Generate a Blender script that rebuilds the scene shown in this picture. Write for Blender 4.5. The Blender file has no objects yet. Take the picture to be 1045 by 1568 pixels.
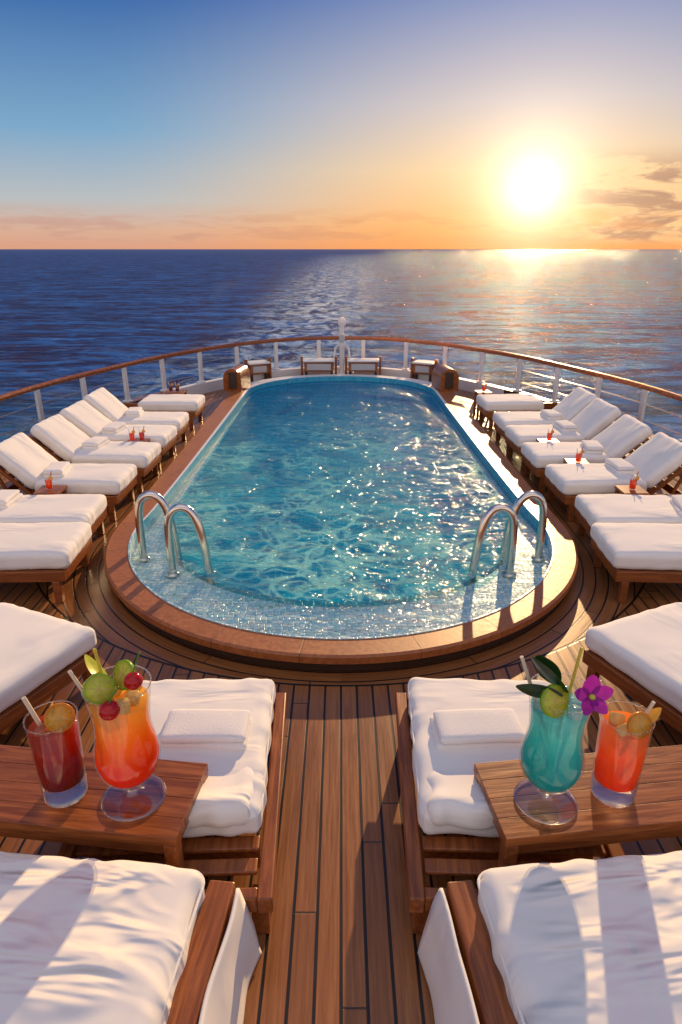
import bpy, bmesh, math, random
from mathutils import Vector, Matrix, noise, Euler
random.seed(4)
scene = bpy.context.scene
COL = scene.collection
def s2l(c):
    return tuple(((v/255)/12.92 if v/255<=0.04045 else ((v/255+0.055)/1.055)**2.4) for v in c)+(1.0,)
# ---------------------------------------------------------------- node helper
class NT:
    def __init__(s, tree):
        s.t=tree; s.n=tree.nodes; s.l=tree.links
    def node(s, typ, ins=None, **props):
        nd=s.n.new(typ)
        for k,v in props.items(): setattr(nd,k,v)
        if ins:
            for k,v in ins.items(): s.set(nd.inputs[k],v)
        return nd
    def set(s, sock, v):
        if isinstance(v, bpy.types.NodeSocket): s.l.new(v,sock)
        else: sock.default_value=v
    def m(s, op, a, b=0.0, c=0.0, clamp=False):
        nd=s.n.new('ShaderNodeMath'); nd.operation=op; nd.use_clamp=clamp
        s.set(nd.inputs[0],a); s.set(nd.inputs[1],b); s.set(nd.inputs[2],c)
        return nd.outputs[0]
    def mix(s, f, a, b, blend='MIX', clamp=False):
        nd=s.n.new('ShaderNodeMix'); nd.data_type='RGBA'; nd.blend_type=blend; nd.clamp_factor=True
        s.set(nd.inputs[0],f); s.set(nd.inputs[6],a); s.set(nd.inputs[7],b)
        return nd.outputs[2]
    def ss(s, x, a, b):
        nd=s.n.new('ShaderNodeMapRange'); nd.interpolation_type='SMOOTHSTEP'
        s.set(nd.inputs[0],x); nd.inputs[1].default_value=a; nd.inputs[2].default_value=b
        return nd.outputs[0]
    def ramp(s, f, stops):
        nd=s.n.new('ShaderNodeValToRGB'); cr=nd.color_ramp
        while len(cr.elements)<len(stops): cr.elements.new(0.5)
        for e,(p,c) in zip(cr.elements,stops):
            e.position=p; e.color=c
        s.set(nd.inputs[0],f); return nd.outputs[0]
    def noise(s, vec, scale, detail=3, rough=0.55, dist=0.0):
        nd=s.n.new('ShaderNodeTexNoise'); s.set(nd.inputs['Vector'],vec)
        nd.inputs['Scale'].default_value=scale; nd.inputs['Detail'].default_value=detail
        nd.inputs['Roughness'].default_value=rough; nd.inputs['Distortion'].default_value=dist
        return nd.outputs[0]
    def mapping(s, vec, scale=(1,1,1), rot=(0,0,0), loc=(0,0,0)):
        nd=s.n.new('ShaderNodeMapping'); s.set(nd.inputs[0],vec)
        nd.inputs['Scale'].default_value=scale; nd.inputs['Rotation'].default_value=rot; nd.inputs['Location'].default_value=loc
        return nd.outputs[0]
    def bump(s, h, strength=0.5, dist=0.02, normal=None):
        nd=s.n.new('ShaderNodeBump'); s.set(nd.inputs['Height'],h)
        nd.inputs['Strength'].default_value=strength; nd.inputs['Distance'].default_value=dist
        if normal: s.set(nd.inputs['Normal'],normal)
        return nd.outputs[0]
def newmat(name):
    m=bpy.data.materials.new(name); m.use_nodes=True
    t=NT(m.node_tree); b=m.node_tree.nodes['Principled BSDF']; o=m.node_tree.nodes['Material Output']
    return m,t,b,o
def objco(t, kind='Object'):
    return t.n.new('ShaderNodeTexCoord').outputs[kind]
# ---------------------------------------------------------------- materials
def simple(name,col,rough=0.5,metal=0.0,var=0.12,scale=8,bump=0.0):
    m,t,b,o=newmat(name); co=objco(t)
    n=t.noise(co,scale,4)
    c2=tuple(v*(1-var*2) for v in col[:3])+(1,)
    t.set(b.inputs['Base Color'],t.mix(n,col,c2))
    b.inputs['Roughness'].default_value=rough; b.inputs['Metallic'].default_value=metal
    if bump: t.set(b.inputs['Normal'],t.bump(t.noise(co,scale*6,3),0.4,bump))
    return m
def wood(name, base, dark, stretch=(1,12,12), rough=0.35, scale=3.0):
    m,t,b,o=newmat(name); co=objco(t)
    v=t.mapping(co,stretch)
    n=t.noise(v,scale,6,0.65,0.6); n2=t.noise(co,1.7,3)
    f=t.ss(n,0.35,0.68)
    c=t.mix(f,dark,base); c=t.mix(t.m('MULTIPLY',t.ss(n2,0.45,0.7),0.4),c,tuple(x*0.55 for x in base[:3])+(1,))
    t.set(b.inputs['Base Color'],c); b.inputs['Roughness'].default_value=rough
    t.set(b.inputs['Roughness'],t.m('MULTIPLY_ADD',n,0.25,rough-0.08))
    t.set(b.inputs['Normal'],t.bump(n,0.25,0.004))
    return m
M_wx=wood('teak_x',(0.36,0.112,0.026,1),(0.18,0.048,0.012,1),(1,14,14),0.28)
M_wy=wood('teak_y',(0.36,0.112,0.026,1),(0.18,0.048,0.012,1),(14,1,14),0.28)
M_rail=wood('varnished_rail',(0.38,0.11,0.022,1),(0.2,0.055,0.013,1),(6,6,14),0.2)
M_dark=simple('dark_wood',(0.05,0.024,0.013,1),0.5)
M_white=simple('white_paint',(0.78,0.77,0.74,1),0.35,var=0.05,scale=3)
M_grey=simple('grey_paint',(0.5,0.5,0.5,1),0.4,var=0.1)
M_steel=simple('polished_steel',(0.78,0.72,0.64,1),0.16,1.0,var=0.05)

def deck_mat():
    m,t,b,o=newmat('teak_deck'); co=objco(t)
    sx=t.n.new('ShaderNodeSeparateXYZ'); t.set(sx.inputs[0],co); x,y=sx.outputs[0],sx.outputs[1]
    dy=t.m('MINIMUM',t.m('SUBTRACT',y,5.71),0.0)
    r=t.m('SQRT',t.m('ADD',t.m('MULTIPLY',x,x),t.m('MULTIPLY',dy,dy)))
    yy=t.m('SUBTRACT',y,6.5)
    r2=t.m('SQRT',t.m('ADD',t.m('MULTIPLY',x,x),t.m('MULTIPLY',yy,yy)))
    inside=t.m('MAXIMUM',t.m('LESS_THAN',r2,3.03),t.m('GREATER_THAN',y,6.4))
    u=t.m('ADD',t.m('MULTIPLY',inside,r),t.m('MULTIPLY',t.m('SUBTRACT',1.0,inside),t.m('ADD',x,20.0)))
    ang=t.m('MULTIPLY',t.m('ARCTAN2',x,t.m('SUBTRACT',dy,0.0001)),2.4)
    v=t.m('ADD',t.m('MULTIPLY',inside,t.m('ADD',ang,t.m('MULTIPLY',t.m('MAXIMUM',y,5.71),1.0))),t.m('MULTIPLY',t.m('SUBTRACT',1.0,inside),y))
    pu=t.m('DIVIDE',u,0.1); idx=t.m('FLOOR',pu); fr=t.m('FRACT',pu)
    edge=t.m('ABSOLUTE',t.m('SUBTRACT',fr,0.5))
    line=t.ss(edge,0.42,0.452)
    border=t.ss(t.m('ABSOLUTE',t.m('SUBTRACT',r2,3.03)),0.012,0.006)
    border=t.m('MULTIPLY',border,t.m('LESS_THAN',y,6.4))
    wn=t.node('ShaderNodeTexWhiteNoise',{'W':idx},noise_dimensions='1D').outputs[0]
    vv=t.m('ADD',t.m('DIVIDE',v,2.6),t.m('MULTIPLY',wn,7.3))
    seg=t.m('FLOOR',vv); je=t.m('ABSOLUTE',t.m('SUBTRACT',t.m('FRACT',vv),0.5))
    joint=t.m('MULTIPLY',t.ss(je,0.4975,0.499),0.8)
    line=t.m('MAXIMUM',t.m('MAXIMUM',line,joint),border,clamp=True)
    cb=t.node('ShaderNodeCombineXYZ',{0:idx,1:seg}).outputs[0]
    wn2=t.node('ShaderNodeTexWhiteNoise',{'Vector':cb},noise_dimensions='2D').outputs[0]
    gv=t.node('ShaderNodeCombineXYZ',{0:t.m('MULTIPLY',u,60.0),1:t.m('MULTIPLY',v,2.2),2:t.m('MULTIPLY',wn2,50.0)}).outputs[0]
    g=t.noise(gv,1.0,6,0.7,0.4)
    c=t.mix(t.ss(g,0.25,0.75),(0.20,0.072,0.020,1),(0.40,0.165,0.05,1))
    c=t.mix(t.m('MULTIPLY',wn2,0.45),c,(0.15,0.055,0.018,1))
    st=t.noise(co,1.3,4,0.6)
    c=t.mix(t.m('MULTIPLY',t.ss(st,0.5,0.75),0.35),c,(0.13,0.05,0.018,1))
    c=t.mix(line,c,(0.010,0.007,0.006,1))
    t.set(b.inputs['Base Color'],c)
    t.set(b.inputs['Roughness'],t.m('MULTIPLY_ADD',g,0.3,0.18))
    h=t.m('SUBTRACT',t.m('MULTIPLY',g,0.25),line)
    t.set(b.inputs['Normal'],t.bump(h,0.5,0.003))
    return m
M_deck=deck_mat()

def coping_mat(name='wood_coping'):
    m,t,b,o=newmat(name); co=objco(t)
    sx=t.n.new('ShaderNodeSeparateXYZ'); t.set(sx.inputs[0],co); x,y=sx.outputs[0],sx.outputs[1]
    dy=t.m('MINIMUM',t.m('SUBTRACT',y,5.71),0.0)
    ang=t.m('ARCTAN2',x,t.m('SUBTRACT',dy,0.0001))
    v=t.m('ADD',t.m('MULTIPLY',ang,2.1),t.m('MAXIMUM',y,5.71))
    fr=t.m('FRACT',t.m('DIVIDE',v,0.62)); e=t.m('ABSOLUTE',t.m('SUBTRACT',fr,0.5))
    line=t.ss(e,0.492,0.497)
    ix=t.m('FLOOR',t.m('DIVIDE',v,0.62))
    w=t.node('ShaderNodeTexWhiteNoise',{'W':ix},noise_dimensions='1D').outputs[0]
    n=t.noise(co,26,6,0.7); n2=t.noise(co,3,4)
    c=t.mix(t.ss(n,0.3,0.7),(0.28,0.085,0.022,1),(0.44,0.155,0.044,1))
    c=t.mix(t.m('MULTIPLY',w,0.25),c,(0.24,0.075,0.024,1))
    c=t.mix(t.m('MULTIPLY',t.ss(n2,.45,.7),0.35),c,(0.22,0.07,0.02,1))
    c=t.mix(t.m('MULTIPLY',line,0.6),c,(0.07,0.03,0.015,1))
    t.set(b.inputs['Base Color'],c)
    t.set(b.inputs['Roughness'],t.m('MULTIPLY_ADD',n,0.3,0.3))
    t.set(b.inputs['Normal'],t.bump(t.m('SUBTRACT',t.m('MULTIPLY',n,0.3),line),0.5,0.004))
    return m
M_cop=coping_mat()

def fabric(name,amt=0.2):
    m,t,b,o=newmat(name); co=objco(t)
    n=t.noise(co,2.5,4)
    t.set(b.inputs['Base Color'],t.mix(n,(0.86,0.83,0.77,1),(0.79,0.76,0.70,1)))
    b.inputs['Roughness'].default_value=0.9
    b.inputs['Sheen Weight'].default_value=0.1
    w1=t.noise(t.mapping(co,(1.6,5,3),(0,0,0.45)),1.5,2,0.45,0.5)
    mk=t.ss(t.noise(co,2.2,1),0.42,0.65)
    fine=t.noise(co,420,2)
    nb=t.bump(t.m('MULTIPLY',t.ss(w1,0.3,0.75),mk),amt,0.035)
    t.set(b.inputs['Normal'],t.bump(fine,0.2,0.001,nb))
    return m
M_fab=fabric('white_canvas',0.3); M_fabn=fabric('white_canvas_soft',1.0)
def towelmat():
    m,t,b,o=newmat('terry_towel'); co=objco(t)
    b.inputs['Base Color'].default_value=(0.84,0.81,0.76,1); b.inputs['Roughness'].default_value=1
    t.set(b.inputs['Normal'],t.bump(t.noise(co,160,3),0.7,0.004)); return m
M_tow=towelmat()

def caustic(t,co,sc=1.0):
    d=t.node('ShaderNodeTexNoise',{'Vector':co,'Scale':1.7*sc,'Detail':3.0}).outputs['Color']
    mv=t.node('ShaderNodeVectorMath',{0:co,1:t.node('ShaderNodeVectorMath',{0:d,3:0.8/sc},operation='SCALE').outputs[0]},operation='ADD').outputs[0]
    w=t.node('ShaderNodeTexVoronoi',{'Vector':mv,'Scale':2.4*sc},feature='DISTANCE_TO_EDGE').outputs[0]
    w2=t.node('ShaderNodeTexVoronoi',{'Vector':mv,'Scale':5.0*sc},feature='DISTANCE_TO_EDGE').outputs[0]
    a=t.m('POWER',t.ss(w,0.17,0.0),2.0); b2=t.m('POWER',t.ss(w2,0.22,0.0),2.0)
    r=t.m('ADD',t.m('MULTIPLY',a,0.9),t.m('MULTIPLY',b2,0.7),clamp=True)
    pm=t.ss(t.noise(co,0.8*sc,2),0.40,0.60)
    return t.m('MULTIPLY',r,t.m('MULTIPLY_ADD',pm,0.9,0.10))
def mosaic(name,c1,c2,c3,size,caustic_col=False):
    m,t,b,o=newmat(name); co=objco(t)
    vo=t.node('ShaderNodeTexVoronoi',{'Vector':co,'Scale':1/size,'Randomness':0.45},feature='F1')
    ed=t.node('ShaderNodeTexVoronoi',{'Vector':co,'Scale':1/size,'Randomness':0.45},feature='DISTANCE_TO_EDGE').outputs[0]
    sc=t.node('ShaderNodeSeparateColor',{0:vo.outputs['Color']}).outputs[0]
    c=t.mix(t.ss(sc,0.1,0.9),c1,c2)
    c=t.mix(t.ss(ed,0.09,0.04),c,c3)
    if caustic_col:
        c=t.mix(caustic(t,co),c,caustic_col)  # bright caustic light web painted over the tile colour
    t.set(b.inputs['Base Color'],c); b.inputs['Roughness'].default_value=0.3
    t.set(b.inputs['Normal'],t.bump(t.ss(ed,0.03,0.12),0.5,0.004))
    return m
M_shelf=mosaic('shelf_mosaic',(0.84,0.90,0.86,1),(0.40,0.66,0.74,1),(0.22,0.48,0.58,1),0.042)
M_floor=mosaic('pool_floor_tile_caustic',(0.0,0.52,0.68,1),(0.01,0.60,0.74,1),(0.0,0.42,0.6,1),0.06,caustic_col=(0.8,1.0,0.9,1))
M_wall=mosaic('pool_wall_tile',(0.01,0.28,0.46,1),(0.03,0.40,0.56,1),(0.1,0.45,0.55,1),0.05)

def water_mat(name,deep=True):
    m,t,b,o=newmat(name); t.n.remove(b); co=objco(t)
    a=t.noise(t.mapping(co,(1.0,1.9,1),(0,0,0.25)),1.9,3,0.55,0.8)
    c=t.noise(t.mapping(co,(1.0,1.6,1),(0,0,-0.5)),5.5,3,0.55,0.5)
    h=t.m('ADD',a,t.m('MULTIPLY',c,0.36))
    nb=t.bump(h,1.0,0.17)
    fr=t.m('MULTIPLY',t.node('ShaderNodeFresnel',{'IOR':1.33,'Normal':nb}).outputs[0],0.72)
    gl=t.node('ShaderNodeBsdfGlossy',{'Color':(1,1,1,1),'Roughness':0.06,'Normal':nb}).outputs[0]
    rf=t.node('ShaderNodeBsdfTransparent',{'Color':(0.50,0.96,1.0,1) if deep else (0.90,0.98,1,1)}).outputs[0]
    if deep:
        # water body's diffuse scatter; darker toward far end, caustic light painted into it
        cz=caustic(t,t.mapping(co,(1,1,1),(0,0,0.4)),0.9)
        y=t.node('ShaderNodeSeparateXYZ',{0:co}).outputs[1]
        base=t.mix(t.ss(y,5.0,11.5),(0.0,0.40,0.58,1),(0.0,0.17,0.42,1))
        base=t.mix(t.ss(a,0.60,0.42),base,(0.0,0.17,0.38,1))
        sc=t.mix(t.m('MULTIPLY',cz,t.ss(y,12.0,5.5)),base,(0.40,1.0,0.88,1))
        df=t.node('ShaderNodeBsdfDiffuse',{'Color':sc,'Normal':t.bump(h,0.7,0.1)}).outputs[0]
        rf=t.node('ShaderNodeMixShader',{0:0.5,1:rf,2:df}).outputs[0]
    mx=t.node('ShaderNodeMixShader',{0:fr,1:rf,2:gl}).outputs[0]
    t.set(o.inputs[0],mx); return m
M_water=water_mat('pool_water'); M_shal=water_mat('shallow_water',False)

def sea_mat():
    m,t,b,o=newmat('sea_water'); co=objco(t)
    sx=t.n.new('ShaderNodeSeparateXYZ'); t.set(sx.inputs[0],co); x,y=sx.outputs[0],sx.outputs[1]
    w0=t.noise(t.mapping(co,(0.4,1.5,1),(0,0,0.08)),0.022,3,0.6,0.6)
    w1=t.noise(t.mapping(co,(0.5,1.4,1),(0,0,0.14)),0.10,5,0.65,0.9)
    w2=t.noise(t.mapping(co,(0.55,1.4,1),(0,0,-0.12)),0.42,5,0.65,0.8)
    w3=t.noise(t.mapping(co,(0.7,1.3,1)),1.9,3,0.6)
    h=t.m('ADD',t.m('ADD',t.m('MULTIPLY',w1,2.8),t.m('MULTIPLY',w2,1.1)),t.m('ADD',t.m('MULTIPLY',w3,0.18),t.m('MULTIPLY',w0,3.0)))
    nb=t.bump(h,1.0,1.0)
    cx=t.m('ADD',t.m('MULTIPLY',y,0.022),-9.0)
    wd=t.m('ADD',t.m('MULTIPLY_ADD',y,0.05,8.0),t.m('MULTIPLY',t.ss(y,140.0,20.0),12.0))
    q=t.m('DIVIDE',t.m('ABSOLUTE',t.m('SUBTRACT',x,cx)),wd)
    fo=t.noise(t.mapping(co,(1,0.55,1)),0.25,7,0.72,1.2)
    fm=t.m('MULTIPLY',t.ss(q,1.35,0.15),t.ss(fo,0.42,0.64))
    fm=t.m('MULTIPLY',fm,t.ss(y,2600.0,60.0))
    wc=t.m('MULTIPLY',t.ss(w1,0.60,0.68),t.ss(w2,0.55,0.66))
    fm=t.m('MAXIMUM',fm,t.m('MULTIPLY',wc,0.35))
    wv=t.ss(t.m('ADD',t.m('MULTIPLY',w1,0.55),t.m('MULTIPLY',w2,0.45)),0.43,0.60)
    col=t.mix(wv,(0.001,0.012,0.085,1),(0.012,0.13,0.46,1))
    nearm=t.ss(y,90.0,15.0)
    col=t.mix(t.m('MULTIPLY',nearm,0.5),col,(0.01,0.18,0.27,1))
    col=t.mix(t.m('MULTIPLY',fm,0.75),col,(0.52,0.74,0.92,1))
    df=t.node('ShaderNodeBsdfDiffuse',{'Color':col,'Normal':nb}).outputs[0]
    gl=t.node('ShaderNodeBsdfGlossy',{'Color':(0.85,0.92,1,1),'Roughness':0.08,'Normal':nb}).outputs[0]
    fr=t.node('ShaderNodeFresnel',{'IOR':1.33,'Normal':nb}).outputs[0]
    fr=t.m('MINIMUM',t.m('MULTIPLY',fr,0.5),0.20)
    t.set(o.inputs[0],t.node('ShaderNodeMixShader',{0:fr,1:df,2:gl}).outputs[0])
    return m
M_sea=sea_mat()

def thinglass(name,tint=(0.97,0.98,0.98,1),base=0.05,k=0.75):
    m,t,b,o=newmat(name); t.n.remove(b)
    fr=t.node('ShaderNodeLayerWeight',{'Blend':0.25}).outputs['Facing']
    f=t.m('MULTIPLY_ADD',t.m('POWER',fr,2.5),k,base,clamp=True)
    gl=t.node('ShaderNodeBsdfGlossy',{'Roughness':0.03}).outputs[0]
    tr=t.node('ShaderNodeBsdfTransparent',{'Color':tint}).outputs[0]
    t.set(o.inputs[0],t.node('ShaderNodeMixShader',{0:f,1:tr,2:gl}).outputs[0]); return m
M_glass=thinglass('thin_glass',(0.96,0.97,0.97,1),0.07,0.85)
M_foot=thinglass('foot_glass',(0.95,0.95,0.95,1),0.13,1.2)
M_panel=thinglass('rail_glass',(0.92,0.96,0.97,1),0.03,0.5)
def solidglass():
    m,t,b,o=newmat('solid_glass'); t.n.remove(b)
    gl=t.node('ShaderNodeBsdfGlass',{'Roughness':0.0,'IOR':1.45,'Color':(1.0,0.98,0.95,1)}).outputs[0]
    tr=t.node('ShaderNodeBsdfTransparent',{'Color':(0.97,0.96,0.94,1)}).outputs[0]
    t.set(o.inputs[0],t.node('ShaderNodeMixShader',{0:0.4,1:gl,2:tr}).outputs[0]); return m
M_sglass=solidglass()
def liquid(name,stops,z0,z1):
    m,t,b,o=newmat(name); co=objco(t)
    z=t.node('ShaderNodeSeparateXYZ',{0:co}).outputs[2]
    n=t.noise(co,14,4,0.6,1.0)
    f=t.m('DIVIDE',t.m('SUBTRACT',z,z0),z1-z0)
    f=t.m('ADD',f,t.m('MULTIPLY',t.m('SUBTRACT',n,0.5),0.36),clamp=True)
    c=t.ramp(f,stops)
    t.set(b.inputs['Base Color'],c); b.inputs['Roughness'].default_value=0.08
    tl=t.node('ShaderNodeBsdfTranslucent',{'Color':c}).outputs[0]
    tp=t.node('ShaderNodeBsdfTransparent',{'Color':c}).outputs[0]
    mx=t.node('ShaderNodeMixShader',{0:0.55,1:b.outputs[0],2:tl}).outputs[0]
    mx=t.node('ShaderNodeMixShader',{0:0.30,1:mx,2:tp}).outputs[0]
    t.set(o.inputs[0],mx); return m
def fruit(name,col,rough=0.25,tr=0.3):
    m,t,b,o=newmat(name); co=objco(t)
    c=t.mix(t.noise(co,30,3),col,tuple(v*0.6 for v in col[:3])+(1,))
    t.set(b.inputs['Base Color'],c); b.inputs['Roughness'].default_value=rough
    tl=t.node('ShaderNodeBsdfTranslucent',{'Color':c}).outputs[0]
    t.set(o.inputs[0],t.node('ShaderNodeMixShader',{0:tr,1:b.outputs[0],2:tl}).outputs[0]); return m
M_cherry=fruit('cherry_red',(0.65,0.01,0.01,1),0.12,0.15)
M_lime=fruit('lime_flesh',(0.8,0.85,0.08,1)); M_limer=fruit('lime_rind',(0.4,0.65,0.03,1))
M_orange=fruit('orange_flesh',(0.95,0.5,0.06,1)); M_oranger=fruit('orange_rind',(0.9,0.35,0.02,1))
M_leaf=fruit('dark_leaf',(0.015,0.05,0.012,1),0.3,0.1)
M_leafg=fruit('green_leaf',(0.15,0.4,0.05,1),0.4,0.4)
M_orchid=fruit('orchid_petal',(0.42,0.02,0.42,1),0.5,0.4)
M_yel=fruit('yellow_straw',(0.85,0.75,0.1,1),0.3,0.2)
M_straw=simple('paper_straw',(0.8,0.68,0.5,1),0.5)
M_icey=fruit('tinted_ice',(1.0,0.78,0.3,1),0.1,0.5)
M_icet=fruit('teal_ice',(0.55,0.9,0.88,1),0.1,0.5)
M_icer=fruit('red_ice',(0.75,0.25,0.1,1),0.1,0.5)
L_sun=liquid('sunrise_drink',[(0,(0.75,0.02,0.005,1)),(0.35,(0.95,0.12,0.01,1)),(0.62,(1.0,0.42,0.03,1)),(1,(1.0,0.72,0.14,1))],0.09,0.5)
L_teal=liquid('lagoon_drink',[(0,(0.0,0.40,0.46,1)),(0.5,(0.02,0.60,0.62,1)),(1,(0.30,0.82,0.82,1))],0.09,0.48)
L_red=liquid('red_drink',[(0,(0.25,0.01,0.005,1)),(0.6,(0.5,0.02,0.008,1)),(1,(0.7,0.08,0.02,1))],0.08,0.35)
L_org=liquid('orange_drink',[(0,(0.9,0.13,0.01,1)),(0.6,(0.98,0.22,0.02,1)),(1,(1.0,0.38,0.05,1))],0.08,0.35)
# ---------------------------------------------------------------- mesh helpers
def empty(name,loc=(0,0,0),rotz=0,parent=None):
    e=bpy.data.objects.new(name,None); e.empty_display_size=0.2
    e.location=loc; e.rotation_euler=(0,0,rotz); COL.objects.link(e)
    if parent: e.parent=parent
    return e
def mkobj(name,bm,mats,parent=None,smooth=False,loc=(0,0,0),rot=(0,0,0)):
    me=bpy.data.meshes.new(name); bm.to_mesh(me); bm.free()
    for m in (mats if isinstance(mats,(list,tuple)) else [mats]): me.materials.append(m)
    if smooth:
        for p in me.polygons: p.use_smooth=True
    o=bpy.data.objects.new(name,me); COL.objects.link(o); o.location=loc; o.rotation_euler=rot
    if parent: o.parent=parent
    return o
def boxes(name,lst,mat,parent=None,bev=0.006,loc=(0,0,0),rot=(0,0,0)):
    bm=bmesh.new()
    for b in lst:
        cx,cy,cz,sx,sy,sz=b[:6]; ry=b[6] if len(b)>6 else 0; rz=b[7] if len(b)>7 else 0
        M=Matrix.Translation((cx,cy,cz))@Euler((0,ry,rz)).to_matrix().to_4x4()@Matrix.Diagonal((sx,sy,sz,1))
        bmesh.ops.create_cube(bm,size=1,matrix=M)
    o=mkobj(name,bm,mat,parent,loc=loc,rot=rot)
    if bev:
        md=o.modifiers.new('b','BEVEL'); md.width=bev; md.segments=2
    return o
def softbox(name,sx,sy,sz,mat,parent=None,loc=(0,0,0),rot=(0,0,0),r=0.05,n=22,seed=0,amp=0.008,dome=0.015,fold=0.0):
    bm=bmesh.new(); bmesh.ops.create_cube(bm,size=2)
    bmesh.ops.subdivide_edges(bm,edges=bm.edges[:],cuts=n,use_grid_fill=True)
    hx,hy,hz=sx/2,sy/2,sz/2; r=min(r,hz*0.98)
    for v in bm.verts:
        p=v.co.copy()
        def warp(a): return math.copysign(abs(a)**0.8,a)
        q=Vector((warp(p.x)*hx,warp(p.y)*hy,p.z*hz))
        i=Vector((max(-hx+r,min(hx-r,q.x)),max(-hy+r,min(hy-r,q.y)),max(-hz+r,min(hz-r,q.z))))
        d=q-i
        if d.length>1e-6:
            d=d.normalized(); q=i+d*r
        else: d=Vector((0,0,1 if p.z>0 else -1))
        bx=(1-min(1,abs(q.x/hx))**2.5)*(1-min(1,abs(q.y/hy))**2.5)
        if p.z>0: q.z+=dome*bx*(q.z/hz if q.z>0 else 0)
        s=seed*7.3
        w=noise.noise(Vector((q.x*3.1+s,q.y*4.5,q.z*3+s)))+0.4*noise.noise(Vector((q.x*8+s,q.y*5-s,q.z*5)))
        e=max(abs(q.x/hx),abs(q.y/hy))
        along = q.x if abs(q.y/hy)>abs(q.x/hx) else q.y
        pk=math.sin(along*30+5*noise.noise(Vector((along*4+s,s,0))))*max(0,(e-0.75))*fold
        q+=d*(w*amp+pk)
        v.co=q
    return mkobj(name,bm,mat,parent,True,loc,rot)
def tube(name,pts,rad,mat,parent=None,cyc=False,loc=(0,0,0),res=4,smooth=False,rot=(0,0,0)):
    cu=bpy.data.curves.new(name,'CURVE'); cu.dimensions='3D'; cu.bevel_depth=rad; cu.bevel_resolution=res; cu.use_fill_caps=True
    if smooth:
        sp=cu.splines.new('NURBS'); sp.points.add(len(pts)-1); sp.order_u=4; sp.use_endpoint_u=not cyc; cu.resolution_u=6
    else:
        sp=cu.splines.new('POLY'); sp.points.add(len(pts)-1)
    for q,p in zip(sp.points,pts): q.co=(p[0],p[1],p[2],1)
    sp.use_cyclic_u=cyc
    cu.materials.append(mat)
    o=bpy.data.objects.new(name,cu); COL.objects.link(o); o.location=loc; o.rotation_euler=rot
    if parent: o.parent=parent
    return o
def lathe(name,prof,mat,parent=None,seg=48,loc=(0,0,0),rot=(0,0,0)):
    bm=bmesh.new(); rings=[]
    for r,z in prof:
        if r<1e-5: rings.append([bm.verts.new((0,0,z))])
        else: rings.append([bm.verts.new((r*math.cos(2*math.pi*i/seg),r*math.sin(2*math.pi*i/seg),z)) for i in range(seg)])
    for a,b in zip(rings[:-1],rings[1:]):
        for i in range(seg):
            j=(i+1)%seg
            if len(a)==1 and len(b)==1: continue
            if len(a)==1: bm.faces.new((a[0],b[j],b[i]))
            elif len(b)==1: bm.faces.new((a[i],a[j],b[0]))
            else: bm.faces.new((a[i],a[j],b[j],b[i]))
    bmesh.ops.recalc_face_normals(bm,faces=bm.faces[:])
    return mkobj(name,bm,mat,parent,True,loc,rot)
def catmull(pts,n=10):
    out=[]; P=[pts[0]]+list(pts)+[pts[-1]]
    for i in range(1,len(P)-2):
        for k in range(n):
            t=k/n
            out.append(tuple(0.5*((2*P[i][d])+(-P[i-1][d]+P[i+1][d])*t+(2*P[i-1][d]-5*P[i][d]+4*P[i+1][d]-P[i+2][d])*t*t+(-P[i-1][d]+3*P[i][d]-3*P[i+1][d]+P[i+2][d])*t**3) for d in range(len(pts[0]))))
    out.append(tuple(pts[-1])); return out
# ---------------------------------------------------------------- outlines
CY=8.0
half=catmull([(0,14.6),(1.05,14.36),(2.15,13.5),(3.21,11.97),(3.85,10.5),(4.22,9.48),(4.46,8.44),(4.75,6.5),(4.9,4),(5,0),(5,-5)],12)
railpoly=[(-x,y) for x,y in reversed(half)]+half[1:]
deckpoly=railpoly+[]
EX=0.94
def outline(rn,ws,rx,ry,c0=5.71,c1=11.95):
    pts=[]
    for i in range(0,61):
        a=math.pi/2*i/60
        pts.append((rn*math.sin(a),c0-rn*math.cos(a)))
    for k in range(1,16):
        t=k/15; w=rn+(ws-rn)*t**0.6
        pts.append((w,c0+(c1-c0)*t))
    for i in range(1,41):
        a=math.pi/2*i/40
        ca,sa=max(0,math.cos(a))**EX,math.sin(a)**EX
        pts.append((rx*ca,c1+ry*sa))
    left=[(-x,y) for x,y in reversed(pts)]
    return pts+left[1:-1]
def radial(poly,ang,closed=True):
    dx,dy=math.cos(ang),math.sin(ang); best=None
    n=len(poly)
    for i in range(n if closed else n-1):
        ax,ay=poly[i]; bx,by=poly[(i+1)%n]; ay-=CY; by-=CY
        ex,ey=bx-ax,by-ay; den=dx*ey-dy*ex
        if abs(den)<1e-9: continue
        t=(ax*ey-ay*ex)/den; u=(ax*dy-ay*dx)/den
        if t>0 and -1e-6<=u<=1+1e-6:
            if best is None or t>best: best=t
    return best
NA=420
ANG=[2*math.pi*i/NA+0.0003 for i in range(NA)]
def ring(poly,off=0.0):
    R=[(radial(poly,a) or 1)-off for a in ANG]
    return [(r*math.cos(a),CY+r*math.sin(a)) for r,a in zip(R,ANG)]
P_out=ring(outline(2.14,2.07,2.07,1.90)); P_out2=ring(outline(2.12,2.05,2.05,1.88)); P_base=ring(outline(2.09,2.02,2.02,1.85))
P_wood=ring(outline(1.94,1.79,1.79,1.67))
P_in=ring(outline(1.925,1.74,1.74,1.62))
shelf=[]
for i in range(0,61):
    a=math.pi/2*i/60; shelf.append((1.75*math.sin(a),6.2-1.78*math.cos(a)))
shelf+= [(1.75-0.03*(y-6.2)/5.75,y) for y in (7,8,9,10,11,11.95)]
for i in range(1,31):
    a=math.pi/2*i/30; shelf.append((1.72*max(0,math.cos(a))**EX,11.95+1.58*math.sin(a)**EX))
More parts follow.
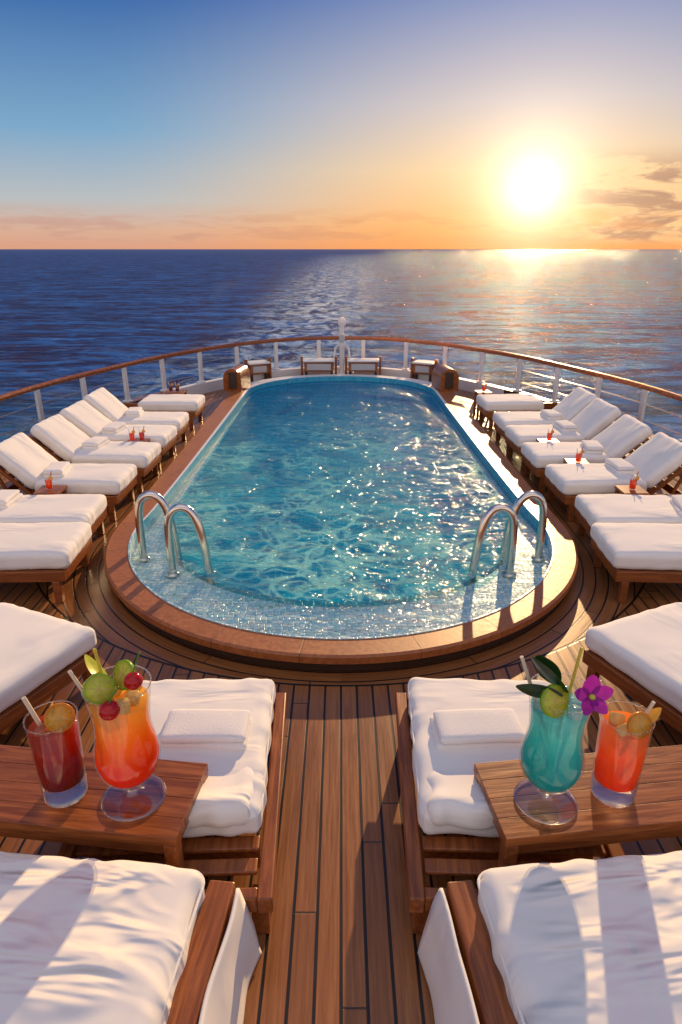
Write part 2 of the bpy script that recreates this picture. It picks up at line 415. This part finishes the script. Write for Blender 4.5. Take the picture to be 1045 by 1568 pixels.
shelf=shelf+[(-x,y) for x,y in reversed(shelf)][1:-1]
P_shelf=ring(shelf)
P_deck=ring(deckpoly); 
def strips(name,levels,mats,parent=None,matfn=None,smooth=False,fill=None):
    bm=bmesh.new(); rr=[[bm.verts.new((p[0],p[1],z)) for p in R] for R,z in levels]
    for k,(a,b) in enumerate(zip(rr[:-1],rr[1:])):
        for i in range(NA):
            j=(i+1)%NA
            try: f=bm.faces.new((a[i],a[j],b[j],b[i]))
            except ValueError: continue
            if matfn: f.material_index=matfn(k,f.calc_center_median())
    if fill is not None:
        c=bm.verts.new((0,CY,fill)); last=rr[-1]
        for i in range(NA):
            f=bm.faces.new((last[i],last[(i+1)%NA],c))
            if matfn: f.material_index=matfn(99,f.calc_center_median())
    bmesh.ops.recalc_face_normals(bm,faces=bm.faces[:])
    return mkobj(name,bm,mats,parent,smooth)
strips('teak_deck',[(P_base,0.0),(P_deck,0.0)],[M_deck])
P_k0=ring(deckpoly,0.02); P_k1=ring(deckpoly,0.17)
strips('hull_bulwark',[(P_k1,0.0),(P_k1,0.2),(P_k0,0.2),(P_deck,0.19),(ring(deckpoly,-0.25),-2.5),(ring(deckpoly,0.6),-12.4)],[M_dark,M_wx,M_white],
       matfn=lambda k,c: (2 if c.y>12.0 else 0) if k==0 else (2 if k>=3 or c.y>12.0 else 1))
# pool
pool=empty('swimming_pool')
strips('coping',[(P_base,0.004),(P_base,0.088),(P_out,0.092),(P_out,0.14),(P_out2,0.152),(P_wood,0.152)],[M_cop,M_dark,M_white],pool,
       matfn=lambda k,c: 1 if k==0 else (2 if c.y>12.45 else 0))
strips('rim',[(P_wood,0.152),(P_wood,0.158),(P_in,0.158),(P_in,0.02)],[M_white,M_wall,M_shelf],pool,matfn=lambda k,c:(1 if c.y>5.5 else 2) if k==2 else (0 if c.y>5.5 else 2))
strips('shelf_ledge',[(P_in,0.02),(P_shelf,0.02)],[M_shelf],pool)
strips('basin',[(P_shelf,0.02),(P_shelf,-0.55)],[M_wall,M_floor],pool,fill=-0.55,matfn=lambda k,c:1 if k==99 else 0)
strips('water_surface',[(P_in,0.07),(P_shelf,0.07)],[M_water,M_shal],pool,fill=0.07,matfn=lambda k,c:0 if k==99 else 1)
for s in (-1,1):
    e=empty('teak_armrest_block',(s*1.96,12.35,0.15))
    bm=bmesh.new(); prof=[]
    for i in range(17):
        a=math.pi*i/16; prof.append((0.17*math.cos(a),0.24+0.17*math.sin(a)))
    prof=[(0.17,0)]+prof+[(-0.17,0)]
    f=[bm.verts.new((x,-0.3,z)) for x,z in prof]; g=[bm.verts.new((x,0.3,z)) for x,z in prof]
    bm.faces.new(f); bm.faces.new(list(reversed(g)))
    for i in range(len(prof)):
        j=(i+1)%len(prof); bm.faces.new((f[j],f[i],g[i],g[j]))
    bmesh.ops.recalc_face_normals(bm,faces=bm.faces[:])
    mkobj('block',bm,M_rail,e,rot=(0,0,s*0.15))
    boxes('face_panel',[(0,-0.305,0.2,0.22,0.012,0.3)],M_dark,e,0.004)
# ladders
for s in (-1,1):
    e=empty('pool_ladder')
    for (bx,by) in ((1.43,4.95),(1.76,5.25)):
        pts=[(bx,by,0.02),(bx,by,0.3),(bx,by,0.46),(bx-0.02,by,0.58),(bx-0.09,by,0.655),(bx-0.18,by,0.64),(bx-0.25,by,0.54),(bx-0.29,by-0.02,0.36),(bx-0.32,by-0.03,0.1),(bx-0.34,by-0.03,-0.3),(bx-0.34,by-0.03,-0.53)]
        tube('handrail',[(s*x,y,z) for x,y,z in pts],0.034,M_steel,e,smooth=True,res=6)
        lathe('flange',[(0,0.03),(0.06,0.03),(0.06,0.04),(0.04,0.055),(0.034,0.055)],M_steel,e,24,loc=(s*bx,by,0.0))
    for k in range(2):
        z=-0.1-0.2*k
        boxes('step',[(s*(1.25),5.07,z,0.09,0.42,0.025,0,s*0.75)],M_steel,e,0.004)
# ---------------------------------------------------------------- railing
rail=empty('ship_railing')
mid=[(x*0.985,y-0.06) for x,y in railpoly]
tube('handrail',[(x,y,0.81) for x,y in mid],0.040,M_rail,rail,res=4)
tube('lower_wire',[(x,y,0.36) for x,y in mid],0.008,M_steel,rail,res=2)
tube('mid_wire',[(x,y,0.58) for x,y in mid],0.008,M_steel,rail,res=2)
L=[0]
for a,b in zip(mid[:-1],mid[1:]): L.append(L[-1]+math.hypot(b[0]-a[0],b[1]-a[1]))
tot=L[-1]; npost=int(tot/0.98); pl=[]
def at(d):
    for i in range(len(L)-1):
        if L[i]<=d<=L[i+1]:
            t=(d-L[i])/(L[i+1]-L[i]+1e-9)
            return (mid[i][0]+(mid[i+1][0]-mid[i][0])*t,mid[i][1]+(mid[i+1][1]-mid[i][1])*t,math.atan2(mid[i+1][1]-mid[i][1],mid[i+1][0]-mid[i][0]))
    return (mid[-1][0],mid[-1][1],0)
lst=[];cap=[];bm=bmesh.new()
prev=None
for k in range(npost+1):
    x,y,a=at(tot*(k+0.5)/(npost+1))
    lst.append((x,y,0.48,0.08,0.05,0.60,0,a)); lst.append((x,y,0.215,0.13,0.12,0.03,0,a))
    if prev:
        vs=[bm.verts.new(p) for p in ((prev[0]*0.99+x*0.01,prev[1],0.24),(x,y,0.24),(x,y,0.72),(prev[0],prev[1],0.72))]
        bm.faces.new(vs)
    prev=(x,y)
boxes('posts',lst,M_white,rail,0.008)
mkobj('glass_panels',bm,M_panel,rail)
# ---------------------------------------------------------------- stern fittings
e=empty('ensign_staff',(0.02,14.15,0.15))
lathe('staff',[(0.09,0),(0.09,0.04),(0.055,0.06),(0.05,0.5),(0.075,0.52),(0.075,0.62),(0.05,0.64),(0.045,0.95),(0.075,0.97),(0.085,1.03),(0.07,1.09),(0.03,1.13),(0,1.14)],M_white,e,24)
tube('strut',[(-0.2,0,0),(-0.14,0,0.5),(0,0,0.62)],0.022,M_white,e)
tube('strut',[(0.2,0,0),(0.14,0,0.5),(0,0,0.62)],0.022,M_white,e)
boxes('lamp_box',[(0,-0.08,0.72,0.12,0.1,0.14)],M_grey,e)
def locker(x,y,rz,w=0.62):
    e=empty('deck_bench',(x,y,0.15),rz)
    boxes('body',[(0,0,0.14,w,0.3,0.2)],M_wx,e,0.01)
    boxes('front_panel',[(0,-0.155,0.14,w-0.12,0.012,0.13)],M_grey,e,0.003)
    boxes('top',[(0,0,0.262,w+0.05,0.36,0.035)],M_white,e,0.01)
    boxes('legs',[(-w/2+.04,0,-0.055,0.05,0.26,0.19),(w/2-.04,0,-0.055,0.05,0.26,0.19)],M_dark,e,0.004)
    boxes('end_posts',[(-w/2-.05,-0.05,0.10,0.05,0.1,0.49),(w/2+.05,-0.05,0.10,0.05,0.1,0.49)],M_wx,e,0.01)
locker(-0.47,14.05,0.03); locker(0.47,14.05,-0.03); locker(-1.75,13.75,0.5,0.42); locker(1.75,13.75,-0.5,0.42)
boxes('staff_plinth',[(0.02,14.15,0.076,0.5,0.36,0.148)],M_white,None,0.01)
# ---------------------------------------------------------------- loungers
def towel(parent,loc,rz=0,w=0.3,l=0.42,h=0.07,seed=1,name='folded_towel'):
    e=empty(name,loc,rz,parent)
    softbox('layer',w,l,h*0.5,M_tow,e,(0,0,h*0.25),r=0.02,n=12,seed=seed,amp=0.006,dome=0.004)
    softbox('layer',w*0.95,l*0.97,h*0.5,M_tow,e,(0.008,0.004,h*0.74),(0,0,0.03),r=0.02,n=12,seed=seed+2,amp=0.006,dome=0.006)
    return e
def lounger(x,y,rz,W=0.66,seat=0.9,back=0.55,angle=42,seed=0,tow=True,flat=False):
    e=empty('sun_lounger',(x,y,0),rz)
    tot=seat+ (back if flat else back*0.8)
    fw=W*0.96
    fr=[(tot/2,-fw/2,0.235,tot,0.045,0.09),(tot/2,fw/2,0.235,tot,0.045,0.09),(0.022,0,0.235,0.045,fw-0.045,0.09),(tot-0.02,0,0.235,0.045,fw-0.045,0.09)]
    for lx in (0.08,tot-0.1):
        for ly in (-fw/2+0.005,fw/2-0.005): fr.append((lx,ly,0.096,0.06,0.055,0.19))
    for k in range(int(seat/0.11)):
        fr.append((0.1+k*0.11,0,0.262,0.07,fw-0.05,0.02))
    boxes('frame',fr,M_wx,e,0.006)
    softbox('seat_cushion',seat+0.02,W,0.15,M_fab,e,(seat/2-0.02,0,0.355),r=0.05,n=24,seed=seed,amp=0.005,fold=0.012)
    if not flat:
        a=math.radians(angle); bx=seat-0.02+math.cos(a)*back/2; bz=0.36+math.sin(a)*back/2
        softbox('back_cushion',back+0.04,W,0.13,M_fab,e,(bx,0,bz+0.02),(0,-a,0),r=0.05,n=24,seed=seed+5,amp=0.006,fold=0.012)
        boxes('back_frame',[(0,-fw/2+.02,0,back,0.035,0.03),(0,fw/2-.02,0,back,0.035,0.03)]+[(back*(k/5-0.4),0,0,0.06,fw-.04,0.018) for k in range(5)],M_wx,e,0.004,loc=(bx+0.06,0,bz-0.075),rot=(0,-a,0))
        boxes('prop_strut',[(seat+back*0.62,-fw/2+.06,0.36,0.03,0.025,0.28,0.4),(seat+back*0.62,fw/2-.06,0.36,0.03,0.025,0.28,0.4)],M_wx,e,0.003)
    if tow:
        towel(e,(seat-0.17,(-0.08 if seed%2 else 0.05),0.432),random.uniform(-.2,.2),0.2,0.34,0.08,seed)
    return e
ys=[4.86,5.55,6.5,7.36,8.18,8.95,10.15]
for s in (-1,1):
    for i,y in enumerate(ys):
        fx=2.26
        if i==0: fx=2.16
        if i>=3: fx=2.22
        lounger(s*fx,y,(math.pi if s<0 else 0)+(0.03*s if i>1 else -0.05*s)+random.uniform(-.02,.02),W=0.66 if i<2 else 0.64,seat=1.0 if i<2 else (0.85 if i<6 else 0.9),seed=i+(10 if s>0 else 0),tow=(i!=6),flat=(i==6),back=0.52,angle=42+random.uniform(-3,3))
    th=math.radians(-65) if s>0 else math.radians(-115)
    ll=lounger(s*1.90,3.64,th,W=0.84,seat=1.25,back=0.6,seed=21+s,tow=False,angle=30)
    towel(ll,(0.72,0.05*s,0.435),0.1,0.26,0.5,0.09,7+s)
    softbox('head_pillow',0.35,0.7,0.13,M_fabn,ll,(1.02,0,0.49),r=0.06,n=20,seed=31+s)
def mini_drink(parent,loc,liq,k=1.0):
    e=empty('small_cocktail',loc,0,parent); e.scale=(k,k,k)
    lathe('glass',[(0,0),(0.03,0),(0.032,0.01),(0.036,0.12)],M_glass,e,20)
    lathe('drink',[(0,0.012),(0.028,0.012),(0.033,0.1),(0,0.1)],liq,e,20)
    tube('straw',[(0,0,0.03),(0.04,0.01,0.19)],0.004,M_cherry,e,res=2)
    tube('straw',[(0,0,0.03),(-0.035,-0.01,0.17)],0.004,M_straw,e,res=2)
    lathe('garnish',[(0,0),(0.022,0.004),(0.022,0.01),(0,0.012)],M_orange,e,14,loc=(0.03,0,0.12),rot=(1.2,0.3,0))
def side_table(x,y,n=2,s=0.24,h=0.40,mats=None):
    e=empty('side_table',(x,y,0),random.uniform(-.1,.1))
    fr=[(0,0,h,s,s,0.03)]+[(a*(s/2-.025),b*(s/2-.025),h/2-.008,0.035,0.035,h-.016) for a in(-1,1) for b in (-1,1)]+[(0,0,0.12,s-.06,s-.06,0.02)]
    boxes('table',fr,M_wx,e,0.004)
    mats=mats or [L_org,L_red,L_org]
    for k in range(n): mini_drink(e,((k-(n-1)/2)*0.11,random.uniform(-.04,.04),h+0.016),mats[k%3],0.95)
side_table(-2.85,6.02,1); side_table(2.85,6.02,1)
side_table(-2.5,7.76,2,mats=[L_org,L_sun,L_org]); side_table(2.62,6.93,1)
side_table(2.55,7.77,1)
side_table(-2.75,10.75,2,0.34,mats=[L_red,L_red]); side_table(2.35,10.75,1)
def seam(parent,sx,sy,z,cx,cy,mat=None,r=0.06,rad=0.0045):
    pts=[]
    for (qx,qy,a0) in ((sx/2-r,sy/2-r,0),(-sx/2+r,sy/2-r,90),(-sx/2+r,-sy/2+r,180),(sx/2-r,-sy/2+r,270)):
        for k in range(7):
            a=math.radians(a0+15*k); pts.append((cx+qx+r*math.cos(a),cy+qy+r*math.sin(a),z))
    return tube('piping',pts,rad,M_fab,parent,True,res=2)
for s in (-1,1):
    e=empty('sun_lounger',(s*0.735,2.4,0),-s*0.035)
    W=0.78
    fr=[(-W/2-.03,-0.02,0.25,0.06,1.26,0.08),(W/2+.03,-0.02,0.25,0.06,1.26,0.08),(0,0.58,0.25,W,0.05,0.08),(0,-0.62,0.25,W,0.05,0.08)]
    for lx in (-W/2,W/2):
        for ly in (0.5,-0.55): fr.append((lx,ly,0.104,0.07,0.07,0.206))
    for k in range(10): fr.append((0,0.5-k*0.11,0.272,W-.02,0.07,0.02))
    boxes('frame',fr,M_wy,e,0.007)
    boxes('under_rail',[(0,-0.3,0.12,W-.04,0.05,0.12)],M_wy,e)
    softbox('seat_cushion',W,0.95,0.15,M_fab,e,(0,0.1,0.362),r=0.05,n=50,seed=41+s,amp=0.006,fold=0.02,dome=0.02)
    seam(e,W-.004,0.946,0.403,0,0.1)
    softbox('head_cushion',W*0.92,0.34,0.13,M_fabn,e,(0.0,-0.22,0.395),(-0.15,0,0),r=0.06,n=36,seed=47+s,amp=0.012,fold=0.04,dome=0.0)
    towel(e,(-s*0.09,0.10,0.436),0.06*s,0.42,0.22,0.075,51+s)
for s in (-1,1):
    e=empty('wooden_table',(s*1.16,2.10,0),s*0.12)
    w,d,h=1.12,0.40,0.52
    fr=[]
    for k in range(4): fr.append((0,-d/2+d/8+k*d/4,h-.02,w,d/4-0.002,0.04))
    boxes('top',fr,M_wx,e,0.002)
    boxes('apron',[(0,-d/2+.03,h-.075,w-.06,0.025,0.06),(0,d/2-.03,h-.075,w-.06,0.025,0.06),(-w/2+.03,0,h-.075,0.025,d-.09,0.06),(w/2-.03,0,h-.075,0.025,d-.09,0.06)],M_wx,e,0.003)
    boxes('legs',[(a*(w/2-.03),b*(d/2-.03),(h-.04)/2-.001,0.055,0.055,h-.044) for a in (-1,1) for b in (-1,1)],M_wy,e,0.005)
for s in (-1,1):
    e=empty('sun_lounger',(s*1.03,1.05,0),s*0.10)
    W=0.92; Ln=1.5
    softbox('seat_cushion',W,Ln,0.22,M_fabn,e,(0,0,0.39),r=0.06,n=80,seed=61+s,amp=0.008,fold=0.02,dome=0.03)
    seam(e,W+.002,Ln+.002,0.45,0,0,rad=0.006)
    seam(e,W+.002,Ln+.002,0.335,0,0,rad=0.006)
    fr=[(-s*(W/2+.045),0,0.33,0.1,Ln+.06,0.10),(s*(W/2+.045),0,0.33,0.1,Ln+.06,0.10),(0,Ln/2,0.24,W,0.06,0.09),(0,-Ln/2,0.24,W,0.06,0.09)]
    for lx in (-W/2-.02,W/2+.02):
        for ly in (Ln/2-.08,-Ln/2+.06): fr.append((lx,ly,0.139,0.07,0.08,0.276))
    for k in range(12): fr.append((0,Ln/2-0.1-k*0.115,0.262,W-.02,0.08,0.022))
    boxes('frame',fr,M_wy,e,0.008)
    bm=bmesh.new(); nu,nv=60,24; g=[]
    for i in range(nu+1):
        row=[]
        for j in range(nv+1):
            v=j/nv; yy=Ln/2+0.0-(Ln)*i/nu
            k=math.sin(yy*9+2*noise.noise(Vector((yy*3,s,0))))*0.010*v+noise.noise(Vector((yy*4,v*2,s)))*0.012
            xx=-s*(W/2+.118+0.06*v)+(-s)*k
            if i==0: yy+= 0.012*math.sin(v*5)
            row.append(bm.verts.new((xx,yy+0.02*v,0.385-0.36*v)))
        g.append(row)
    for i in range(nu):
        for j in range(nv): bm.faces.new((g[i][j],g[i+1][j],g[i+1][j+1],g[i][j+1]))
    o=mkobj('canvas_skirt',bm,M_fab,e,True); md=o.modifiers.new('s','SOLIDIFY'); md.thickness=0.012
# ---------------------------------------------------------------- cocktails
def smoothprof(pts,n=6): return [(max(0,a),b) for a,b in catmull(pts,n)]
def slice_(parent,loc,rot,r,mf,mr):
    e=empty('citrus_slice',loc,0,parent); e.rotation_euler=rot
    lathe('rind',[(r*0.88,-0.007),(r,-0.007),(r,0.007),(r*0.88,0.007)],mr,e,36)
    lathe('flesh',[(0,-0.006),(r*0.88,-0.006),(r*0.88,0.006),(0,0.006)],mf,e,36)
    boxes('segments',[(0,0,0,r*1.7,0.0025,0.0135,0,math.pi*k/4) for k in range(4)],M_icey,e,0)
def cherry(parent,loc,r=0.033,st=(0.02,0,0.07)):
    e=empty('cherry',loc,0,parent)
    lathe('fruit',[(0,-r)]+[(r*math.cos(a)*(1),r*math.sin(a)*0.95-(0.006 if a>1.3 else 0)) for a in [(-1.4+2.8*k/12) for k in range(13)]]+[(0,r*0.78)],M_cherry,e,24)
    tube('stem',[(0,0,r*0.7),(st[0]*.4,st[1]*.4,st[2]*.6),st],0.0028,M_leafg,e,res=2)
def petal(parent,loc,rot,l,w,mat,name='petal',curl=0.25):
    bm=bmesh.new(); n=10; m=6; g=[]
    for i in range(n+1):
        u=i/n; ww=w*math.sin(math.pi*min(1,u*0.93+0.05))**0.7
        g.append([bm.verts.new((u*l,(j/m-0.5)*ww,curl*l*u*u+0.12*ww*abs(j/m-0.5))) for j in range(m+1)])
    for i in range(n):
        for j in range(m): bm.faces.new((g[i][j],g[i+1][j],g[i+1][j+1],g[i][j+1]))
    return mkobj(name,bm,mat,parent,True,loc,rot)
def hurricane(x,y,z,k,liq,ice):
    e=empty('hurricane_cocktail_glass',(x,y,z)); e.scale=(k,k,k)
    lathe('foot',smoothprof([(0,0.001),(0.07,0.001),(0.118,0.003),(0.122,0.010),(0.09,0.020),(0.04,0.032),(0.022,0.05),(0.017,0.07),(0.024,0.085),(0,0.09)]),M_foot,e,56)
    tube('foot_rim',[(0.120*math.cos(a*math.pi/24),0.120*math.sin(a*math.pi/24),0.007) for a in range(48)],0.004,M_sglass,e,True,res=2)
    lathe('stem_knop',smoothprof([(0,0.03),(0.016,0.034),(0.022,0.05),(0.016,0.068),(0,0.072)]),M_sglass,e,24)
    bowl=smoothprof([(0.02,0.086),(0.06,0.10),(0.102,0.14),(0.122,0.20),(0.120,0.255),(0.107,0.32),(0.103,0.38),(0.109,0.45),(0.121,0.54)])
    lathe('bowl',bowl,M_glass,e,56)
    inner=[(r-0.006,zz+0.004) for r,zz in bowl if zz<0.475]
    lathe('drink',[(0,inner[0][1])]+inner+[(0,inner[-1][1])],liq,e,56)
    tube('rim',[(0.121*math.cos(a*math.pi/20),0.121*math.sin(a*math.pi/20),0.54) for a in range(40)],0.0028,M_sglass,e,True,res=2)
    for q in range(6):
        a=q*1.05; r=0.05+0.02*(q%2)
        softbox('ice_cube',0.05,0.05,0.045,ice,e,(r*math.cos(a),r*math.sin(a),0.478+0.006*(q%3)),(a,q,0.3*q),r=0.01,n=4,amp=0.002,dome=0)
    return e
def tumbler(x,y,z,liq,ice):
    e=empty('tumbler_cocktail_glass',(x,y,z))
    lathe('thick_base',[(0,0.001),(0.078,0.001),(0.084,0.008),(0.086,0.07),(0.07,0.082),(0,0.078)],M_sglass,e,48)
    lathe('glass_wall',[(0.087,0.01),(0.09,0.15),(0.097,0.39)],M_glass,e,48)
    lathe('drink',[(0,0.086),(0.08,0.086),(0.086,0.15),(0.091,0.345),(0,0.345)],liq,e,48)
    tube('rim',[(0.097*math.cos(a*math.pi/20),0.097*math.sin(a*math.pi/20),0.39) for a in range(40)],0.0028,M_sglass,e,True,res=2)
    for q in range(3):
        softbox('ice_cube',0.055,0.055,0.045,ice,e,(0.04*math.cos(q*2.1),0.04*math.sin(q*2.1),0.345),(q,q*.5,0.3*q),r=0.01,n=4,amp=0.002,dome=0)
    return e
TZ=0.521
h=hurricane(-0.845,2.04,TZ,1.03,L_sun,M_icey)
slice_(h,(-0.05,-0.04,0.55),(0.95,0.2,0.3),0.055,M_lime,M_limer)
slice_(h,(0.02,0.03,0.56),(1.1,-0.3,-0.5),0.055,M_lime,M_limer)
cherry(h,(0.01,-0.12,0.52),0.036,(0.045,0,0.10)); cherry(h,(0.07,-0.02,0.57),0.034,(0.03,0.02,0.11))
tube('straw',[(-0.02,0.02,0.25),(-0.07,0.02,0.68)],0.006,M_yel,h); tube('straw',[(-0.04,0.0,0.3),(-0.15,-0.03,0.62)],0.007,M_straw,h)
petal(h,(-0.02,-0.02,0.56),(0.3,-0.3,2.6),0.14,0.06,M_lime,'lime_peel')
h=hurricane(0.828,2.02,TZ,1.0,L_teal,M_icet)
slice_(h,(-0.05,-0.07,0.55),(1.1,0.35,0.25),0.06,M_lime,M_limer)
petal(h,(0.0,-0.05,0.57),(0.9,-0.6,2.75),0.18,0.09,M_leaf,'leaf',0.1); petal(h,(-0.02,-0.06,0.56),(1.2,-0.15,3.1),0.17,0.085,M_leaf,'leaf',0.1)
petal(h,(-0.02,0.0,0.57),(1.2,-0.9,3.0),0.14,0.09,M_leaf,'leaf',0.1)
tube('straw',[(-0.02,0.0,0.3),(-0.16,0.02,0.68)],0.007,M_straw,h); tube('straw',[(0.02,0.03,0.3),(0.07,0.05,0.70)],0.006,M_yel,h)
o=empty('orchid_flower',(0.08,-0.07,0.57),0,h); o.rotation_euler=(math.radians(62),0,0.1)
for k,(l,w) in enumerate([(0.085,0.06),(0.08,0.045),(0.075,0.045),(0.075,0.045),(0.08,0.05)]):
    petal(o,(0,0,0),(0,-0.15,math.radians(90+72*k)),l,w*1.15,M_orchid,'petal',0.2)
lathe('heart',[(0,0),(0.012,0.003),(0.01,0.018),(0,0.022)],M_yel,o,12)
petal(o,(0,0,0.004),(0,-0.6,math.radians(-90)),0.045,0.03,M_orchid,'lip',0.4)
h=tumbler(-1.13,2.06,TZ,L_red,M_icer)
slice_(h,(0.05,-0.03,0.41),(1.1,0.3,0.2),0.055,M_orange,M_oranger)
petal(h,(-0.02,-0.03,0.36),(0.2,-0.9,0.4),0.12,0.05,M_orange,'orange_peel')
tube('straw',[(0,0,0.2),(-0.09,0.0,0.48)],0.009,M_straw,h)
h=tumbler(1.115,2.06,TZ,L_org,M_icey)
slice_(h,(0.02,-0.06,0.40),(1.2,0.0,0.2),0.05,M_orange,M_oranger)
petal(h,(0.03,-0.03,0.37),(0.2,-0.4,0.3),0.11,0.05,M_orange,'orange_peel')
tube('straw',[(0,0,0.2),(0.09,0.0,0.46)],0.007,M_straw,h)
# ---------------------------------------------------------------- sea
bm=bmesh.new(); S=26000
vs=[bm.verts.new(p) for p in ((-S,-3000,0),(S,-3000,0),(S,S,0),(-S,S,0))]; bm.faces.new(vs)
mkobj('sea',bm,M_sea,loc=(0,0,-12))
# ---------------------------------------------------------------- world
W=bpy.data.worlds.new('World'); scene.world=W; W.use_nodes=True
t=NT(W.node_tree); bg=t.n['Background']; wo=t.n['World Output']
SAZ,SEL=math.radians(14.86),math.radians(4.2)
LAZ,LEL=math.radians(16),math.radians(18)
co=t.n.new('ShaderNodeTexCoord').outputs['Generated']
d=t.node('ShaderNodeVectorMath',{0:co},operation='NORMALIZE').outputs[0]
sx=t.node('ShaderNodeSeparateXYZ',{0:d}); X,Y,Z=sx.outputs
el=t.m('MULTIPLY',t.m('ARCSINE',Z),57.2958)
az=t.m('MULTIPLY',t.m('ARCTAN2',X,Y),57.2958)
sd=(math.sin(SAZ)*math.cos(SEL),math.cos(SAZ)*math.cos(SEL),math.sin(SEL))
dp=t.node('ShaderNodeVectorMath',{0:d,1:sd},operation='DOT_PRODUCT').outputs['Value']
ang=t.m('MULTIPLY',t.m('ARCCOSINE',t.m('MINIMUM',dp,0.999999)),57.2958)
e40=t.m('DIVIDE',el,40.0,clamp=True)
away=t.ramp(e40,[(0,s2l((220,158,130))),(0.035,s2l((216,174,150))),(0.085,s2l((184,188,190))),(0.2,s2l((122,166,200))),(0.40,s2l((52,102,168))),(1,s2l((42,82,146)))])
near=t.ramp(e40,[(0,s2l((246,150,68))),(0.05,s2l((250,178,98))),(0.14,s2l((244,204,152))),(0.25,s2l((206,192,190))),(0.42,s2l((118,140,190))),(1,s2l((60,95,155)))])
nf=t.ss(ang,34.0,3.0)
c=t.mix(nf,away,near)
# clouds
cv=t.node('ShaderNodeCombineXYZ',{0:t.m('MULTIPLY',az,0.10),1:t.m('MULTIPLY',el,0.45)}).outputs[0]
cn=t.noise(cv,1.5,7,0.62,0.4)
band=t.m('MULTIPLY',t.ss(el,0.1,0.9),t.ss(el,7.2,4.6))
reg=t.ss(az,15.0,22.0)
m1=t.m('MULTIPLY',t.m('MULTIPLY',t.ss(cn,0.38,0.50),band),reg)
cv2=t.node('ShaderNodeCombineXYZ',{0:t.m('MULTIPLY',az,0.15),1:t.m('MULTIPLY',el,1.1),2:4.0}).outputs[0]
cn2=t.noise(cv2,1.3,6,0.6,0.2)
m2=t.m('MULTIPLY',t.m('MULTIPLY',t.ss(cn2,0.44,0.62),t.m('MULTIPLY',t.ss(el,0.2,0.8),t.ss(el,3.4,1.6))),0.6)
dark=t.mix(t.ss(cn,0.45,0.58),s2l((254,206,148)),s2l((172,126,104)))
c=t.mix(t.m('MULTIPLY',m1,0.9),c,dark)
c=t.mix(m2,c,t.mix(nf,s2l((198,150,136)),s2l((226,148,88))))
def glow(amp,k,col):
    g=t.m('MULTIPLY',t.m('EXPONENT',t.m('DIVIDE',ang,-k)),amp)
    return t.node('ShaderNodeVectorMath',{0:col,3:g},operation='SCALE').outputs[0]
def add(a,b): return t.node('ShaderNodeVectorMath',{0:a,1:b},operation='ADD').outputs[0]
c=add(c,glow(0.24,7.5,(1.0,0.72,0.42)))
c=add(c,glow(2.6,1.8,(1.0,0.86,0.64)))
disc=t.m('MULTIPLY',t.ss(ang,1.5,0.5),300.0)
c=add(c,t.node('ShaderNodeVectorMath',{0:(1.0,0.74,0.38),3:disc},operation='SCALE').outputs[0])
bk=t.m('MULTIPLY',t.ss(Y,0.15,-0.6),0.58)
c=add(c,t.node('ShaderNodeVectorMath',{0:(1.0,0.77,0.56),3:bk},operation='SCALE').outputs[0])
oh=t.m('MULTIPLY',t.ss(Z,0.68,0.95),0.42)
c=add(c,t.node('ShaderNodeVectorMath',{0:(1.0,0.86,0.74),3:oh},operation='SCALE').outputs[0])
sky=t.node('ShaderNodeTexSky',sky_type='NISHITA',sun_disc=False,sun_elevation=LEL,sun_rotation=LAZ)
skc=t.node('ShaderNodeVectorMath',{0:sky.outputs[0],3:0.002},operation='SCALE').outputs[0]
c=add(c,skc)
t.set(bg.inputs[0],c); bg.inputs[1].default_value=1.0
# sun lamp
sl=bpy.data.lights.new('sun','SUN'); sl.energy=5.0; sl.angle=math.radians(0.6); sl.color=(1.0,0.64,0.31)
so=bpy.data.objects.new('sun',sl); COL.objects.link(so)
dirv=Vector((math.sin(LAZ)*math.cos(LEL),math.cos(LAZ)*math.cos(LEL),math.sin(LEL)))
so.rotation_euler=dirv.to_track_quat('Z','Y').to_euler(); so.location=(10,30,15)
# camera
cam=bpy.data.cameras.new('camera'); cam.sensor_fit='VERTICAL'; cam.sensor_height=36; cam.lens=36*1000/1568
cam.clip_end=60000; cam.clip_start=0.05
cobj=bpy.data.objects.new('camera',cam); COL.objects.link(cobj)
cobj.location=(0,0,2.6); cobj.rotation_euler=(math.radians(90-21.95),0,0)
scene.camera=cobj
scene.view_settings.view_transform='Standard'; scene.view_settings.look='None'; scene.view_settings.exposure=0
